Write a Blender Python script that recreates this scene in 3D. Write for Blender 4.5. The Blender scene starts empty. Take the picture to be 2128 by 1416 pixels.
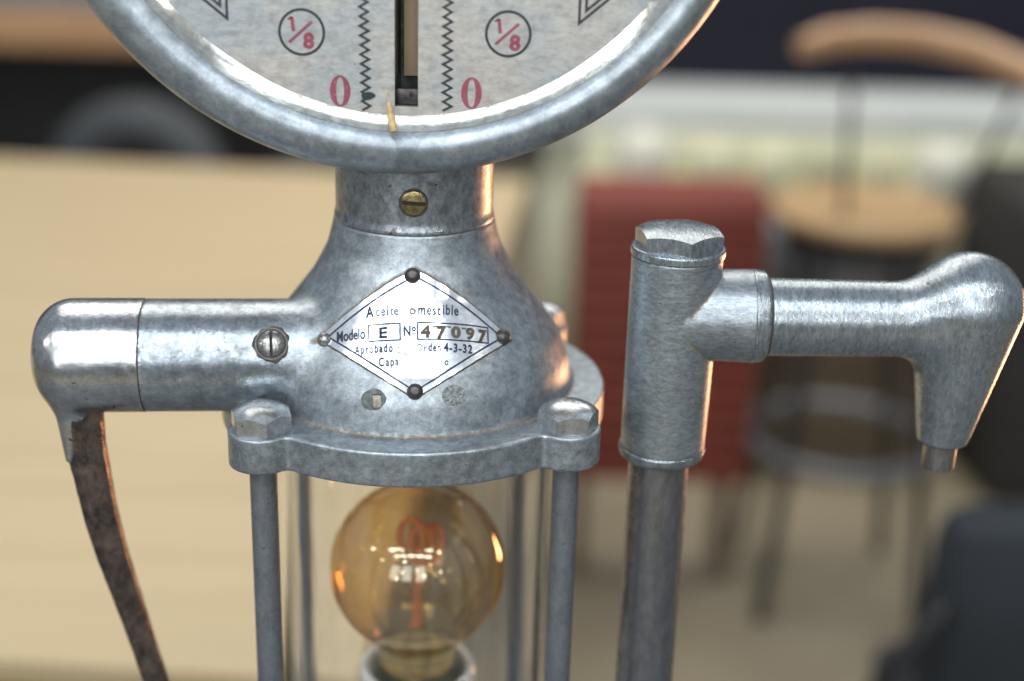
import bpy, bmesh, math, random
import numpy as np
from mathutils import Vector, Matrix
from mathutils.geometry import tessellate_polygon

random.seed(4)
rng = np.random.default_rng(4)
U = 0.00025                      # one modelling unit = 0.25 mm
R_ = math.radians
scene = bpy.context.scene
COL = scene.collection

# ---------------------------------------------------------------- camera
cam_d = bpy.data.cameras.new('camera')
cam = bpy.data.objects.new('camera', cam_d); COL.objects.link(cam)
cam_d.sensor_width = 36.0
cam_d.lens = 2955.5 / 2128 * 36
cam_d.clip_start = 0.02; cam_d.clip_end = 60
cam.location = (190.4 * U, -2600 * U, 1023.46 * U)
cam.matrix_world = Matrix.Translation(cam.location) @ Matrix.Rotation(R_(90) - 0.3490658, 4, 'X') @ Matrix.Rotation(0.02805, 4, 'Z')
cam_d.dof.use_dof = True
cam_d.dof.focus_distance = 2500 * U
cam_d.dof.aperture_fstop = 2.7
cam_d.dof.aperture_blades = 0
scene.camera = cam

# ---------------------------------------------------------------- world
w = bpy.data.worlds.new('World'); scene.world = w; w.use_nodes = True
nt = w.node_tree; bgn = nt.nodes['Background']
tc = nt.nodes.new('ShaderNodeTexCoord'); sx = nt.nodes.new('ShaderNodeSeparateXYZ')
mr = nt.nodes.new('ShaderNodeMapRange'); mr.inputs[1].default_value = -0.5; mr.inputs[2].default_value = 0.9
cr = nt.nodes.new('ShaderNodeValToRGB')
cr.color_ramp.elements[0].color = (0.17, 0.18, 0.195, 1)
cr.color_ramp.elements[1].color = (0.31, 0.365, 0.43, 1)
nt.links.new(tc.outputs['Generated'], sx.inputs[0]); nt.links.new(sx.outputs[2], mr.inputs[0])
nt.links.new(mr.outputs[0], cr.inputs[0]); nt.links.new(cr.outputs[0], bgn.inputs[0])
bgn.inputs[1].default_value = 1.0

# ---------------------------------------------------------------- lamps of the hall, then added glint and fill lights
def area(name, loc, aim, sx_, sy_, power, color):
    l = bpy.data.lights.new(name, 'AREA'); l.shape = 'RECTANGLE'; l.size = sx_; l.size_y = sy_
    l.energy = power; l.color = color
    o = bpy.data.objects.new(name, l); COL.objects.link(o); o.location = loc
    o.rotation_euler = (Vector(aim) - Vector(loc)).to_track_quat('-Z', 'Y').to_euler()
    return o
CW = (0.90, 0.96, 1.0)
for row, (y, z) in enumerate([(-1.15, 1.95), (-1.75, 1.95), (-2.4, 1.95)]):
    for k in range(5):
        area('ceiling_tube_light', (-1.62 + 0.57 * k + 0.12 * row, y, z), (-1.62 + 0.57 * k + 0.12 * row, y, 0), 0.42, 0.18, 5.0, CW)
for k in range(3):
    area('front_window_light', (-1.5 + 0.95 * k, -3.0, 0.9), (0, 0, 0), 0.7, 1.1, 8.5, (0.86, 0.94, 1.0))
area('warm_shop_light', (1.85, 2.0, -0.82), (0.1, 0, 0), 0.42, 0.8, 4.9, (1.0, 0.46, 0.22)).data.spread = R_(70)
area('hall_ceiling_light', (-0.4, 2.2, 2.2), (-0.3, 2.0, -1), 2.6, 2.4, 60, (1.0, 0.95, 0.86))

for x, y, z in ((-0.6, -2.0, 0.6), (0.1, -2.4, 0.9), (-1.6, -1.4, 0.9), (0.9, -2.2, 1.2), (-0.9, -0.9, 1.1), (-0.35, -1.3, 0.75), (0.75, -0.9, 0.9), (1.1, -1.6, 0.5), (-1.3, -0.5, 0.7), (0.35, -1.6, 0.35), (-0.75, -1.8, 0.25), (1.3, -0.6, 1.2)):
    area('added_glint_light', (x, y, z), (0, 0, -0.1), 0.08, 0.05, 1.3, (1.0, 0.95, 0.84))  # small added lights, no known lamps, for glints on the bulb
area('added_shelf_light', (1.3, 2.9, 1.7), (1.0, 3.4, -0.6), 1.4, 0.5, 26, (1.0, 0.96, 0.86))  # added fill light that brightens the cream shelf
scene.view_settings.view_transform = 'Standard'
scene.view_settings.look = 'None'
scene.view_settings.exposure = 0.0
scene.view_settings.gamma = 1.0
scene.cycles.max_bounces = 14
scene.cycles.transmission_bounces = 12
scene.cycles.transparent_max_bounces = 16
scene.cycles.sample_clamp_indirect = 25
scene.cycles.blur_glossy = 0.4

# ================================================================ helpers
def mat_new(name):
    m = bpy.data.materials.new(name); m.use_nodes = True
    return m, m.node_tree, m.node_tree.nodes['Principled BSDF']

def ramp(nt, fac, stops):
    r = nt.nodes.new('ShaderNodeValToRGB')
    e = r.color_ramp.elements
    e[0].position, e[0].color = stops[0][0], (*stops[0][1], 1)
    e[1].position, e[1].color = stops[-1][0], (*stops[-1][1], 1)
    for p, c in stops[1:-1]:
        x = e.new(p); x.color = (*c, 1)
    nt.links.new(fac, r.inputs[0]); return r.outputs[0]

def noise(nt, vec, scale, detail=4, rough=0.6, dist=0.0):
    n = nt.nodes.new('ShaderNodeTexNoise')
    n.inputs['Scale'].default_value = scale; n.inputs['Detail'].default_value = detail
    n.inputs['Roughness'].default_value = rough; n.inputs['Distortion'].default_value = dist
    nt.links.new(vec, n.inputs['Vector']); return n.outputs['Fac']

def mapping(nt, scale=(1, 1, 1), rot=(0, 0, 0)):
    t = nt.nodes.new('ShaderNodeTexCoord'); m = nt.nodes.new('ShaderNodeMapping')
    m.inputs['Scale'].default_value = scale; m.inputs['Rotation'].default_value = rot
    nt.links.new(t.outputs['Object'], m.inputs[0]); return m.outputs[0]

def mix(nt, fac, a, b, mode='MIX'):
    n = nt.nodes.new('ShaderNodeMix'); n.data_type = 'RGBA'; n.blend_type = mode
    for i, v in ((6, a), (7, b)):
        if isinstance(v, tuple): n.inputs[i].default_value = (*v, 1)
        else: nt.links.new(v, n.inputs[i])
    if isinstance(fac, float): n.inputs[0].default_value = fac
    else: nt.links.new(fac, n.inputs[0])
    return n.outputs[2]

def gray(v): return (v, v, v)

def math_node(nt, op, a, b=None, c=None):
    n = nt.nodes.new('ShaderNodeMath'); n.operation = op
    for i, v in enumerate((a, b, c)):
        if v is None: continue
        if isinstance(v, (int, float)): n.inputs[i].default_value = v
        else: nt.links.new(v, n.inputs[i])
    return n.outputs[0]

def metal(name, c1, c2, rough=(0.3, 0.5), scale=90, metallic=0.85, speck=None, speck_amt=0.62, bump=0.25,
          streak=(1, 1, 1), grime=False, fine=900, stain=0.0, scratch=0.35, mottle=260):
    m, nt, b = mat_new(name)
    v = mapping(nt, streak); v0 = mapping(nt)
    # oxide mottling at two sizes
    mid = noise(nt, v, mottle, 9, 0.78, 0.3)
    col = ramp(nt, mid, [(0.36, c2), (0.50, tuple((p + q) / 2 for p, q in zip(c1, c2))), (0.62, c1)])
    pat = ramp(nt, noise(nt, v, scale * 0.55, 8, 0.72, 0.8), [(0.34, gray(0.74)), (0.5, gray(1.0)), (0.68, gray(1.10))])
    col = mix(nt, 0.85, col, pat, 'MULTIPLY')
    fcol = ramp(nt, noise(nt, v, fine, 5, 0.75), [(0.32, gray(0.70)), (0.68, gray(1.14))])
    col = mix(nt, 0.6, col, fcol, 'MULTIPLY')
    # pale hairline scratches in two directions
    for k, (rt, st) in enumerate((((0.3, 0.5, 0.9), (22, 1.0, 1.0)), ((1.2, 0.2, -0.5), (1.0, 1.0, 18)))):
        sv = mapping(nt, st, rt)
        sn = ramp(nt, noise(nt, sv, 95, 3, 0.55), [(0.655, gray(0)), (0.70, gray(1))])
        gate = ramp(nt, noise(nt, v0, 60 + 25 * k, 2, 0.5), [(0.50, gray(0)), (0.60, gray(scratch))])
        sm_ = mix(nt, 1.0, sn, gate, 'MULTIPLY')
        col = mix(nt, sm_, col, tuple(min(1, x * 1.45) for x in c1))
    if stain:
        st_ = ramp(nt, noise(nt, v0, scale * 0.9, 9, 0.8, 0.6), [(0.56, gray(0)), (0.72, gray(stain))])
        col = mix(nt, st_, col, (0.15, 0.125, 0.095))
    if speck:
        s1 = ramp(nt, noise(nt, v0, scale * 3.2, 3, 0.6), [(speck_amt, gray(0)), (speck_amt + 0.03, gray(1))])
        col = mix(nt, s1, col, speck)
    s2 = ramp(nt, noise(nt, v0, 640, 2, 0.5), [(0.715, gray(0)), (0.75, gray(0.8))])
    col = mix(nt, s2, col, (0.09, 0.08, 0.07))
    rough_out = nt.nodes.new('ShaderNodeMapRange'); rough_out.inputs[1].default_value = 0.36; rough_out.inputs[2].default_value = 0.64
    rough_out.inputs[3].default_value = rough[0]; rough_out.inputs[4].default_value = rough[1]
    nt.links.new(noise(nt, v, mottle * 0.7, 7, 0.8), rough_out.inputs[0]); ro = rough_out.outputs[0]
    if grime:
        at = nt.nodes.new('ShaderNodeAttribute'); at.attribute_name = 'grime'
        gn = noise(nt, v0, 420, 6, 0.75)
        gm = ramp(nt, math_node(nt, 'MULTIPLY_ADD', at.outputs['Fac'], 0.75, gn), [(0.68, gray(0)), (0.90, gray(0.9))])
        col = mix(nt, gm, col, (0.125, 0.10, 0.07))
        mm = nt.nodes.new('ShaderNodeMapRange'); mm.inputs[3].default_value = metallic; mm.inputs[4].default_value = 0.05
        nt.links.new(gm, mm.inputs[0]); nt.links.new(mm.outputs[0], b.inputs['Metallic'])
        po = nt.nodes.new('ShaderNodeAttribute'); po.attribute_name = 'polish'
        ro = math_node(nt, 'MULTIPLY', ro, math_node(nt, 'MULTIPLY_ADD', po.outputs['Fac'], -0.42, 1.0))
    else:
        b.inputs['Metallic'].default_value = metallic
    nt.links.new(col, b.inputs['Base Color']); nt.links.new(ro, b.inputs['Roughness'])
    bp = nt.nodes.new('ShaderNodeBump'); bp.inputs['Strength'].default_value = bump; bp.inputs['Distance'].default_value = 0.0004
    h = math_node(nt, 'ADD', noise(nt, v, fine * 0.6, 5, 0.7), math_node(nt, 'MULTIPLY', noise(nt, v0, scale * 1.3, 3, 0.5), 1.2))
    h = math_node(nt, 'SUBTRACT', h, math_node(nt, 'MULTIPLY', s2, 1.5))
    nt.links.new(h, bp.inputs['Height']); nt.links.new(bp.outputs[0], b.inputs['Normal'])
    return m

def paint(name, c1, c2=None, rough=0.5, scale=60, bump=0.1, metallic=0.0, stretch=(1, 1, 1), spec=0.5):
    m, nt, b = mat_new(name)
    v = mapping(nt, stretch)
    n = noise(nt, v, scale, 5, 0.6)
    c2 = c2 or tuple(x * 0.8 for x in c1)
    nt.links.new(ramp(nt, n, [(0.3, c2), (0.7, c1)]), b.inputs['Base Color'])
    b.inputs['Roughness'].default_value = rough; b.inputs['Metallic'].default_value = metallic
    b.inputs['Specular IOR Level'].default_value = spec
    if bump:
        bp = nt.nodes.new('ShaderNodeBump'); bp.inputs['Strength'].default_value = bump; bp.inputs['Distance'].default_value = 0.001
        nt.links.new(n, bp.inputs['Height']); nt.links.new(bp.outputs[0], b.inputs['Normal'])
    return m

# ---- mesh builders: vertices in modelling units (0.25 mm)
def mesh_obj(name, verts, faces, mat, parent=None, smooth=40, scale=U, origin=(0, 0, 0)):
    me = bpy.data.meshes.new(name)
    V = (np.asarray(verts, float).reshape(-1, 3)) * scale
    o3 = np.array(origin, float) * scale
    me.from_pydata((V - o3).tolist(), [], [list(map(int, f)) for f in faces])
    me.validate(); me.update()
    bm = bmesh.new(); bm.from_mesh(me); bmesh.ops.recalc_face_normals(bm, faces=bm.faces); bm.to_mesh(me); bm.free()
    if smooth:
        me.shade_smooth()
        if smooth < 179: me.set_sharp_from_angle(angle=R_(smooth))
    if mat: me.materials.append(mat)
    o = bpy.data.objects.new(name, me); COL.objects.link(o)
    o.location = o3
    if parent: adopt(o, parent)
    return o

def adopt(o, parent):
    bpy.context.view_layer.update()
    o.parent = parent
    # world position of the parent chain is a pure translation
    p = parent; off = Vector((0, 0, 0))
    while p is not None: off += p.location; p = p.parent
    o.location = o.location - off

def tag(o, label=None, cat=None, group=None, kind=None):
    for k, v in (('label', label), ('category', cat), ('group', group), ('kind', kind)):
        if v: o[k] = v
    return o

def empty(name, loc=(0, 0, 0)):
    o = bpy.data.objects.new(name, None); COL.objects.link(o); o.location = loc; o.empty_display_size = 0.02
    return o

def lathe(profile, seg=96, axis='z', center=(0, 0, 0), close=True):
    """profile: list of (r, h). Returns verts, faces."""
    V = []; F = []
    n = len(profile)
    for r, h in profile:
        for k in range(seg):
            a = 2 * math.pi * k / seg
            if axis == 'z': p = (r * math.cos(a), r * math.sin(a), h)
            elif axis == 'y': p = (r * math.cos(a), h, r * math.sin(a))
            else: p = (h, r * math.cos(a), r * math.sin(a))
            V.append((p[0] + center[0], p[1] + center[1], p[2] + center[2]))
    for i in range(n - 1):
        for k in range(seg):
            k2 = (k + 1) % seg
            F.append((i * seg + k, i * seg + k2, (i + 1) * seg + k2, (i + 1) * seg + k))
    if close:
        if profile[0][0] > 1e-6: F.append(tuple(range(seg)))
        if profile[-1][0] > 1e-6: F.append(tuple(range((n - 1) * seg, n * seg)))
    return V, F

def join(*vf):
    V = []; F = []
    for v, f in vf:
        o = len(V); V += list(v); F += [tuple(i + o for i in q) for q in f]
    return V, F

def rounded(profile_pts, radii, n=5):
    """round the corners of an open polyline (r,h)"""
    out = []
    for i, p in enumerate(profile_pts):
        r = radii[i] if i < len(radii) else 0
        if r == 0 or i in (0, len(profile_pts) - 1): out.append(p); continue
        p = Vector(p); a = (Vector(profile_pts[i - 1]) - p); b = (Vector(profile_pts[i + 1]) - p)
        la, lb = a.length, b.length; a.normalize(); b.normalize()
        r = min(r, la * 0.45, lb * 0.45)
        s, e = p + a * r, p + b * r
        for k in range(n + 1):
            t = k / n; out.append(tuple((1 - t) ** 2 * s + 2 * t * (1 - t) * p + t * t * e))
    return out

def box(x0, x1, y0, y1, z0, z1, bev=0.0):
    bm = bmesh.new(); bmesh.ops.create_cube(bm, size=1)
    for v in bm.verts:
        v.co = Vector(((x0 + x1) / 2 + v.co.x * (x1 - x0), (y0 + y1) / 2 + v.co.y * (y1 - y0), (z0 + z1) / 2 + v.co.z * (z1 - z0)))
    if bev: bmesh.ops.bevel(bm, geom=bm.edges[:], offset=bev, segments=2, affect='EDGES', profile=0.5)
    V = [tuple(v.co) for v in bm.verts]; F = [tuple(v.index for v in f.verts) for f in bm.faces]
    bm.free(); return V, F

def tube(path, rad, seg=12, squash=None):
    P = [Vector(p) for p in path]; V = []; F = []
    up = Vector((0, 0, 1)); prev = None
    for i, p in enumerate(P):
        t = (P[min(i + 1, len(P) - 1)] - P[max(i - 1, 0)]).normalized()
        if prev is None:
            a = t.orthogonal().normalized()
        else: a = (prev - t * prev.dot(t)).normalized()
        prev = a; b = t.cross(a)
        r = rad[i] if hasattr(rad, '__len__') else rad
        for k in range(seg):
            g = 2 * math.pi * k / seg
            V.append(tuple(p + (a * math.cos(g) + b * math.sin(g)) * r))
    for i in range(len(P) - 1):
        for k in range(seg):
            k2 = (k + 1) % seg
            F.append((i * seg + k, i * seg + k2, (i + 1) * seg + k2, (i + 1) * seg + k))
    F.append(tuple(range(seg))); F.append(tuple(range((len(P) - 1) * seg, len(P) * seg)))
    return V, F

PSI = R_(5.08)
CS, SN = math.cos(PSI), math.sin(PSI)
def rot(V):
    V = np.asarray(V, float).reshape(-1, 3)
    return np.stack([V[:, 0] * CS - V[:, 1] * SN, V[:, 0] * SN + V[:, 1] * CS, V[:, 2]], -1)

# ---- isosurface of a distance function (surface nets)
def nets(f, lo, hi, h):
    ax = [np.arange(lo[i], hi[i] + h, h) for i in range(3)]
    X, Y, Z = np.meshgrid(*ax, indexing='ij', sparse=True)
    Fv = f(X, Y, Z).astype(np.float32)
    S = Fv < 0
    n = S.shape
    c = np.zeros((n[0] - 1, n[1] - 1, n[2] - 1), np.int8)
    for dx in (0, 1):
        for dy in (0, 1):
            for dz in (0, 1):
                c += S[dx:n[0] - 1 + dx, dy:n[1] - 1 + dy, dz:n[2] - 1 + dz]
    act = (c > 0) & (c < 8)
    idx = -np.ones(act.shape, np.int64)
    cells = np.argwhere(act)
    idx[act] = np.arange(len(cells))
    P = (cells + 0.5) * h + np.array([ax[0][0], ax[1][0], ax[2][0]])
    e = 0.25 * h
    for it in range(4):
        d = f(P[:, 0], P[:, 1], P[:, 2])
        g = np.stack([f(P[:, 0] + e, P[:, 1], P[:, 2]) - f(P[:, 0] - e, P[:, 1], P[:, 2]),
                      f(P[:, 0], P[:, 1] + e, P[:, 2]) - f(P[:, 0], P[:, 1] - e, P[:, 2]),
                      f(P[:, 0], P[:, 1], P[:, 2] + e) - f(P[:, 0], P[:, 1], P[:, 2] - e)], -1) / (2 * e)
        gl = (g ** 2).sum(1) + 1e-6
        st = -(d / np.maximum(gl, 0.25))[:, None] * g
        sl = np.linalg.norm(st, axis=1, keepdims=True)
        P = P + st * np.minimum(1, h / np.maximum(sl, 1e-9))
    faces = []
    for a in range(3):
        b1, b2 = (a + 1) % 3, (a + 2) % 3
        sl0 = [slice(None)] * 3; sl1 = [slice(None)] * 3
        sl0[a] = slice(0, n[a] - 1); sl1[a] = slice(1, n[a])
        s0 = S[tuple(sl0)]; s1 = S[tuple(sl1)]
        ed = np.argwhere(s0 != s1)
        flip = s0[tuple(ed.T)]
        ok = (ed[:, b1] > 0) & (ed[:, b2] > 0) & (ed[:, b1] < n[b1] - 1) & (ed[:, b2] < n[b2] - 1)
        ed = ed[ok]; flip = flip[ok]
        q = []
        for o1, o2 in ((-1, -1), (0, -1), (0, 0), (-1, 0)):
            t = ed.copy(); t[:, b1] += o1; t[:, b2] += o2
            q.append(idx[tuple(t.T)])
        q = np.stack(q, -1)
        q[~flip] = q[~flip][:, ::-1]
        faces.append(q)
    return P, np.concatenate(faces)

def nets_obj(name, f, lo, hi, h, mat, parent, rotate=True, attr=None, smooth=50, polish=None):
    P, Q = nets(f, lo, hi, h)
    me = bpy.data.meshes.new(name)
    W = (rot(P) if rotate else P) * U
    me.vertices.add(len(P)); me.vertices.foreach_set('co', W.ravel())
    me.loops.add(Q.size); me.loops.foreach_set('vertex_index', Q.ravel())
    me.polygons.add(len(Q)); me.polygons.foreach_set('loop_start', np.arange(0, Q.size, 4))
    me.update(calc_edges=True); me.validate()
    me.shade_smooth()
    me.set_sharp_from_angle(angle=R_(smooth))
    if polish:
        A = me.attributes.new('polish', 'FLOAT', 'POINT'); A.data.foreach_set('value', polish(P).astype(np.float32))
    if attr:
        A = me.attributes.new('grime', 'FLOAT', 'POINT'); A.data.foreach_set('value', attr(P).astype(np.float32))
    me.materials.append(mat)
    o = bpy.data.objects.new(name, me); COL.objects.link(o)
    if parent: adopt(o, parent)
    return o

def smin(a, b, k):
    h = np.clip(0.5 + 0.5 * (b - a) / k, 0, 1)
    return b * (1 - h) + a * h - k * h * (1 - h)
def smax(a, b, k): return -smin(-a, -b, k)

# ================================================================ materials
ALU1, ALU2 = (0.43, 0.475, 0.51), (0.205, 0.235, 0.26)
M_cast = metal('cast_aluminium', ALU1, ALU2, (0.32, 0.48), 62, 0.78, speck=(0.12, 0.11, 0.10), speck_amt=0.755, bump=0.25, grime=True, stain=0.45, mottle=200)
M_alu = metal('dull_aluminium', ALU1, ALU2, (0.18, 0.34), 70, 0.80, speck=(0.12, 0.10, 0.08), speck_amt=0.71, bump=0.3, stain=0.35, mottle=330, streak=(2.2, 0.8, 0.8))
M_dialcase = metal('dial_case_aluminium', (0.42, 0.47, 0.51), (0.225, 0.258, 0.288), (0.30, 0.46), 40, 0.76, bump=0.2, grime=True, stain=0.2, mottle=120)
M_tap = metal('tap_aluminium', (0.43, 0.475, 0.51), (0.215, 0.245, 0.268), (0.28, 0.44), 80, 0.80, speck=(0.14, 0.11, 0.08), speck_amt=0.74, bump=0.28, grime=True, stain=0.3, mottle=380, streak=(0.7, 0.7, 1.8))
M_neck = metal('stained_aluminium', (0.40, 0.45, 0.49), (0.17, 0.175, 0.185), (0.22, 0.40), 48, 0.78, stain=0.8, speck=(0.09, 0.085, 0.08), speck_amt=0.66, bump=0.3, streak=(1, 1, 0.7))
M_chrome = metal('worn_plating', (0.62, 0.64, 0.66), (0.42, 0.43, 0.44), (0.12, 0.26), 80, 0.95, speck=(0.10, 0.085, 0.07), speck_amt=0.665, bump=0.28)
M_bolt = metal('worn_bolt_plating', (0.60, 0.62, 0.64), (0.40, 0.42, 0.44), (0.16, 0.30), 150, 0.85, speck=(0.16, 0.10, 0.06), speck_amt=0.68, bump=0.2)
M_rod = metal('grey_steel_rod', (0.20, 0.215, 0.235), (0.155, 0.165, 0.18), (0.4, 0.55), 160, 0.55, speck=(0.085, 0.045, 0.02), speck_amt=0.655, bump=0.15, streak=(1, 1, 0.6))
M_rust = metal('rusty_dark_steel', (0.21, 0.155, 0.125), (0.04, 0.034, 0.032), (0.22, 0.42), 60, 0.65, speck=(0.24, 0.125, 0.07), speck_amt=0.655, bump=0.35, streak=(1, 1, 0.75), stain=0.4, mottle=110)
M_pipe = metal('burnished_steel_pipe', (0.29, 0.29, 0.30), (0.18, 0.18, 0.19), (0.18, 0.34), 60, 0.85, speck=(0.10, 0.08, 0.07), speck_amt=0.70, bump=0.2, streak=(1.2, 1.2, 0.4), stain=0.35)
M_tip = metal('nozzle_tip_steel', (0.45, 0.43, 0.42), (0.2, 0.19, 0.18), (0.22, 0.4), 150, 0.9, bump=0.2, streak=(1, 1, 0.3))
M_plate = metal('polished_plate', (0.82, 0.85, 0.88), (0.70, 0.74, 0.79), (0.11, 0.22), 30, 0.72, bump=0.10, fine=260, stain=0.25)
M_brass = metal('brass', (0.42, 0.34, 0.165), (0.14, 0.105, 0.05), (0.2, 0.4), 190, 0.9, bump=0.2)
M_steelscrew = metal('steel_screw', (0.52, 0.51, 0.50), (0.22, 0.21, 0.2), (0.2, 0.35), 200, 0.9, bump=0.2)
M_rivet = metal('dark_rivet', (0.12, 0.108, 0.105), (0.04, 0.036, 0.036), (0.25, 0.45), 300, 0.6, bump=0.3)
M_black = paint('black_slot', (0.012, 0.012, 0.013), rough=0.6, bump=0)
M_ink = paint('dark_ink', (0.04, 0.05, 0.085), (0.02, 0.025, 0.045), 0.6, 500, 0, spec=0.1)
M_ink_glare = paint('glare_pale_ink', (0.17, 0.165, 0.19), (0.07, 0.07, 0.09), 0.6, 900, 0, spec=0.1)  # paler ink stands in for glare over the print
M_red_ink = paint('faded_red_print', (0.30, 0.085, 0.115), (0.21, 0.055, 0.08), 0.6, 300, 0, spec=0.2)
M_dialink = paint('black_print', (0.016, 0.018, 0.024), (0.03, 0.03, 0.035), 0.4, 400, 0)
M_stampink = paint('punched_number', (0.10, 0.07, 0.04), (0.03, 0.024, 0.018), 0.5, 400, 0.2)
def chip(m, light, amt=0.63):
    nt = m.node_tree; b = nt.nodes['Principled BSDF']; src = b.inputs['Base Color'].links[0].from_socket
    f = ramp(nt, noise(nt, mapping(nt), 520, 5, 0.75), [(amt, gray(0)), (amt + 0.07, gray(0.85))])
    nt.links.new(mix(nt, f, src, light), b.inputs['Base Color'])
chip(M_dialink, (0.34, 0.35, 0.35), 0.66); chip(M_red_ink, (0.44, 0.33, 0.34), 0.62)
M_blob = paint('green_paint_blob', (0.02, 0.05, 0.055), (0.01, 0.02, 0.025), 0.35, 500, 0.2)
M_straw = paint('dry_straw', (0.58, 0.47, 0.24), (0.36, 0.22, 0.09), 0.7, 400, 0.2)
M_grime = paint('grime', (0.075, 0.065, 0.05), (0.03, 0.027, 0.022), 0.8, 700, 0.5)
M_lead = paint('lead_seal', (0.34, 0.37, 0.38), (0.055, 0.06, 0.06), 0.5, 700, 0.9, 0.4)
M_leaddark = paint('dark_plug', (0.15, 0.17, 0.175), (0.05, 0.055, 0.055), 0.5, 350, 0.6, 0.4)
M_tan = paint('tan_stamp_bed', (0.42, 0.38, 0.28), (0.16, 0.14, 0.1), 0.6, 500, 0.5)
M_dustline = paint('dusty_edge', (0.55, 0.55, 0.50), (0.45, 0.42, 0.34), 0.4, 200, 0.1, 0.6)
M_ceramic = paint('white_ceramic', (0.80, 0.79, 0.76), (0.74, 0.72, 0.68), 0.22, 60, 0.0)
M_brassdull = paint('greenish_brass_thread', (0.30, 0.27, 0.12), (0.13, 0.12, 0.05), 0.35, 90, 0.2, 0.8)
M_filament = paint('amber_filament', (0.95, 0.33, 0.05), (0.80, 0.24, 0.03), 0.5, 300, 0)
M_channel = paint('dark_channel', (0.14, 0.15, 0.145), (0.05, 0.055, 0.055), 0.35, 250, 0.3, 0.4)
M_copper = paint('brown_rail', (0.62, 0.47, 0.30), (0.42, 0.30, 0.19), 0.4, 60, 0.1, 0.3, (1, 1, 0.2))

# dial face: dusty matt aluminium with fine horizontal brushing, faint rust freckles
def dial_mat():
    m, nt, b = mat_new('dusty_dial_face')
    v = mapping(nt, (0.35, 1, 1)); v0 = mapping(nt)
    a = ramp(nt, noise(nt, v, 380, 6, 0.75), [(0.3, (0.31, 0.313, 0.312)), (0.7, (0.525, 0.522, 0.508))])
    l = ramp(nt, noise(nt, v0, 26, 4, 0.6), [(0.36, (0.80, 0.87, 0.93)), (0.5, (0.98, 0.97, 0.94)), (0.64, (1.04, 0.96, 0.90))])
    c = mix(nt, 1.0, a, l, 'MULTIPLY')
    dk = ramp(nt, noise(nt, v0, 150, 6, 0.75), [(0.34, gray(0.72)), (0.52, gray(1))])
    c = mix(nt, 0.8, c, dk, 'MULTIPLY')
    sp = ramp(nt, noise(nt, v0, 210, 3, 0.6), [(0.675, gray(0)), (0.74, gray(0.8))])
    c = mix(nt, sp, c, (0.30, 0.21, 0.14))
    nt.links.new(c, b.inputs['Base Color'])
    b.inputs['Metallic'].default_value = 0.35; b.inputs['Roughness'].default_value = 0.48
    bp = nt.nodes.new('ShaderNodeBump'); bp.inputs['Strength'].default_value = 0.15; bp.inputs['Distance'].default_value = 0.0003
    nt.links.new(noise(nt, v, 900, 4, 0.7), bp.inputs['Height']); nt.links.new(bp.outputs[0], b.inputs['Normal'])
    return m
M_dial = dial_mat()

def glass_mat(name, ior=1.49, color=(1, 1, 1), rough=0.0):
    m, nt, b = mat_new(name)
    b.inputs['Transmission Weight'].default_value = 1.0; b.inputs['IOR'].default_value = ior
    b.inputs['Base Color'].default_value = (*color, 1); b.inputs['Roughness'].default_value = rough
    return m
M_glass = glass_mat('clear_cylinder_glass', 1.45, (0.985, 0.99, 0.985))
_n = M_glass.node_tree; _v = mapping(_n, (1, 1, 0.12)); _b = _n.nodes.new('ShaderNodeBump')
_b.inputs['Strength'].default_value = 0.10; _b.inputs['Distance'].default_value = 0.0015
_d = _n.nodes.new('ShaderNodeBsdfDiffuse'); _d.inputs[0].default_value = (0.72, 0.70, 0.64, 1); _m = _n.nodes.new('ShaderNodeMixShader')
_f = ramp(_n, noise(_n, mapping(_n, (1, 1, 0.25)), 60, 7, 0.75, 0.6), [(0.48, gray(0.0)), (0.74, gray(0.06))])
_n.links.new(_f, _m.inputs[0]); _n.links.new(_n.nodes['Principled BSDF'].outputs[0], _m.inputs[1]); _n.links.new(_d.outputs[0], _m.inputs[2])
_n.links.new(_m.outputs[0], _n.nodes['Material Output'].inputs[0])
_n.links.new(noise(_n, _v, 45, 3, 0.5), _b.inputs['Height']); _n.links.new(_b.outputs[0], _n.nodes['Principled BSDF'].inputs['Normal'])

def amber_mat(name, col, edge):
    """thin blown glass: tinted see-through wall, deeper where the line of sight runs along it, mirror reflection by Fresnel"""
    m, nt, b = mat_new(name); nt.nodes.remove(b)
    out = nt.nodes['Material Output']
    tr = nt.nodes.new('ShaderNodeBsdfTransparent'); gl = nt.nodes.new('ShaderNodeBsdfGlossy'); gl.inputs['Roughness'].default_value = 0.015
    gl.inputs['Color'].default_value = (1, 0.90, 0.66, 1)
    lw = nt.nodes.new('ShaderNodeLayerWeight'); lw.inputs['Blend'].default_value = 0.35
    c = mix(nt, lw.outputs['Facing'], col, edge); nt.links.new(c, tr.inputs[0])
    lw2 = nt.nodes.new('ShaderNodeLayerWeight'); lw2.inputs['Blend'].default_value = 0.5
    pw = nt.nodes.new('ShaderNodeMath'); pw.operation = 'POWER'; pw.inputs[1].default_value = 5
    nt.links.new(lw2.outputs['Facing'], pw.inputs[0])
    fr = nt.nodes.new('ShaderNodeMath'); fr.operation = 'MULTIPLY_ADD'; fr.inputs[1].default_value = 0.75; fr.inputs[2].default_value = 0.18
    nt.links.new(pw.outputs[0], fr.inputs[0])
    ms = nt.nodes.new('ShaderNodeMixShader')
    nt.links.new(fr.outputs[0], ms.inputs[0]); nt.links.new(tr.outputs[0], ms.inputs[1]); nt.links.new(gl.outputs[0], ms.inputs[2])
    nt.links.new(ms.outputs[0], out.inputs[0]); return m
M_amber = amber_mat('amber_bulb_glass', (0.93, 0.79, 0.53), (0.66, 0.41, 0.15))
M_clear = amber_mat('clear_stem_glass', (0.93, 0.90, 0.82), (0.6, 0.55, 0.45))

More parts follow.
